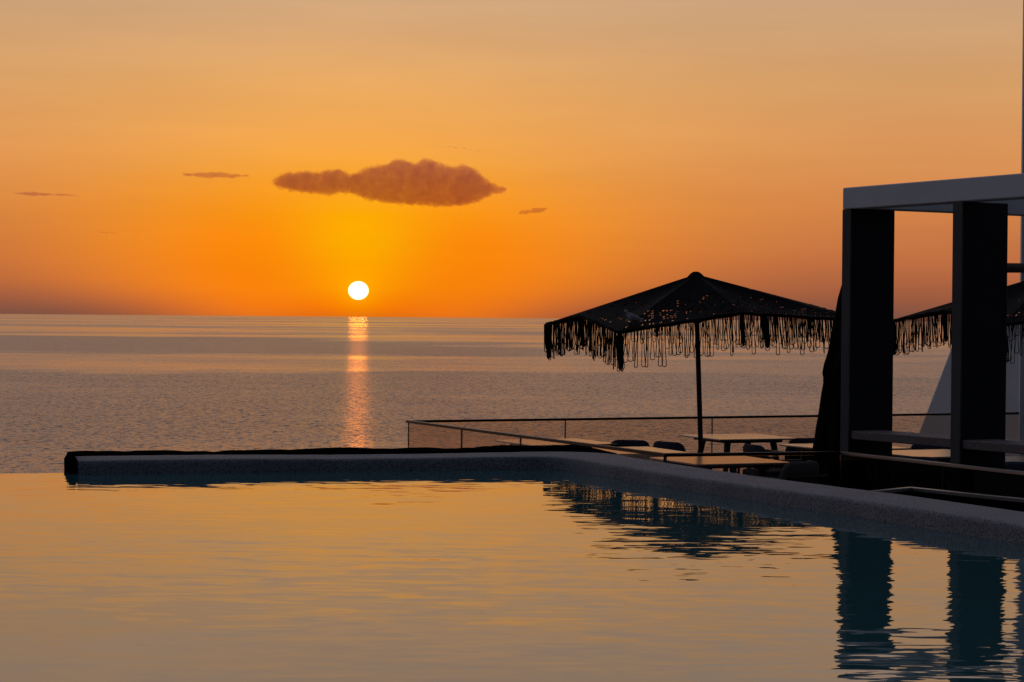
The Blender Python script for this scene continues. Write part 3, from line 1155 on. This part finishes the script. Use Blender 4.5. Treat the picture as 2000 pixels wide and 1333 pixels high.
def cloud(name, label, blobs, dist, depth, voxel, seed, amp, size):
    """blobs: (px, py, rx, ry) bearings and angular radii in 1/4000 rad"""
    r = random.Random(seed)
    c0 = sky_point(blobs[0][0], blobs[0][1], dist)
    k = dist / 4000
    bm = bmesh.new()
    for (px, py, rx, ry) in blobs:
        p = sky_point(px, py, dist) - c0
        m_ = Matrix.Translation(p + Vector((0, r.uniform(-.2, .2) * depth, 0))) @ Matrix.Diagonal((rx * k, depth * max(.6, min(1, ry / 9)), ry * k, 1))
        res = bmesh.ops.create_icosphere(bm, subdivisions=3, radius=1.0)
        for v_ in res['verts']:
            v_.co.y = math.copysign(abs(v_.co.y) ** 0.32, v_.co.y)
            v_.co = m_ @ v_.co
    me = bpy.data.meshes.new(name)
    bm.to_mesh(me)
    bm.free()
    me.materials.append(M['cloud'])
    o = bpy.data.objects.new(name, me)
    COL.objects.link(o)
    o.location = c0
    rm = o.modifiers.new('merge', 'REMESH')
    rm.mode = 'VOXEL'
    rm.voxel_size = voxel
    for q_, (am, sz, dep) in enumerate(((amp, size, 2), (amp * 0.75, size * 0.34, 1))):
        tx = bpy.data.textures.new(name + '_billow%d' % q_, 'CLOUDS')
        tx.noise_scale = sz
        tx.noise_depth = dep
        dm = o.modifiers.new('billow%d' % q_, 'DISPLACE')
        dm.texture = tx
        dm.texture_coords = 'LOCAL'
        dm.strength = am
        dm.mid_level = 0.42
    rm2 = o.modifiers.new('close', 'REMESH')
    rm2.mode = 'VOXEL'
    rm2.voxel_size = voxel * 0.9
    tag(o, label, 'cloud', 'evening clouds')
    return o


r = random.Random(4)
top_c = [(536, 354), (560, 343), (590, 339), (610, 341), (630, 341), (645, 337), (658, 334), (666, 340), (680, 349), (692, 345), (710, 340),
         (722, 330), (745, 328), (762, 325), (775, 317), (782, 315), (795, 320), (806, 325), (820, 322), (831, 316), (845, 318), (860, 325),
         (875, 330), (884, 329), (890, 336), (900, 329), (908, 327), (920, 333), (935, 345), (942, 355), (955, 361), (967, 366), (986, 370)]
bot_c = [(536, 357), (550, 364), (580, 371), (610, 375), (640, 377), (660, 373), (690, 374), (705, 380), (720, 387), (740, 391), (780, 395), (820, 397),
         (870, 400), (900, 399), (920, 393), (940, 385), (960, 376), (986, 372)]


def interp(tab, x):
    return float(np.interp(x, [p[0] for p in tab], [p[1] for p in tab]))


big = [(820, 372, 90, 20)]
x = 540.0
while x < 986:
    t_, b_ = interp(top_c, x), interp(bot_c, x)
    h_ = b_ - t_
    rad = max(1.6, min(r.uniform(7.5, 10.5), h_ / 2))
    nn_ = max(1, int(math.ceil(h_ / (rad * 1.1))) - 1)
    for i in range(nn_):
        y_ = t_ + rad + (h_ - 2 * rad) * (i / (nn_ - 1) if nn_ > 1 else 0.5)
        big.append((x, y_, rad * 1.15, rad))
    x += rad * 0.8
cloud('cloud', 'large dusky cumulus cloud with a flat base above the setting sun', big, CD, 26, 1.1, 1, 14.0, 8)


def wisp(x0, x1, y0, y1, n_, rmin, rmax, seed):
    """ragged streak made of small puffs strung along a bearing"""
    q = random.Random(seed)
    out = []
    for i in range(n_):
        t_ = (i + q.uniform(-.4, .4)) / (n_ - 1)
        env = math.sin(math.pi * min(1, max(0.06, t_))) ** 0.6
        rad = max(0.9, q.uniform(rmin, rmax) * env)
        out.append((x0 + (x1 - x0) * t_, y0 + (y1 - y0) * t_ + q.uniform(-1, 1) * rmax * 0.55 * env, rad * q.uniform(1.6, 3.0), rad))
    return out


cloud('cloud', 'narrow cloud wisp left of the large cloud', wisp(358, 486, 341, 344, 24, 1.6, 4.6, 2), CD, 22, 0.75, 2, 4.5, 4)
cloud('cloud', 'thin dark cloud streak low over the left edge', wisp(32, 98, 378, 380, 16, 1.0, 3.2, 3) + wisp(98, 146, 380.5, 382, 9, 0.9, 1.7, 8), CD, 20, 0.7, 3, 3.0, 4)
cloud('cloud', 'small ragged cloud puff right of the large cloud', wisp(1016, 1068, 416, 408, 13, 1.2, 4.2, 5), CD, 20, 0.7, 5, 4.0, 4)
cloud('cloud', 'faint tiny cloud streak far left above the horizon', wisp(194, 226, 454, 455, 8, 0.8, 1.3, 6), CD, 12, 0.6, 6, 1.2, 4)
cloud('cloud', 'very faint thin cloud streak above the large cloud', wisp(852, 938, 284, 295, 13, 0.8, 1.4, 9), CD, 8, 0.7, 9, 1.4, 5)
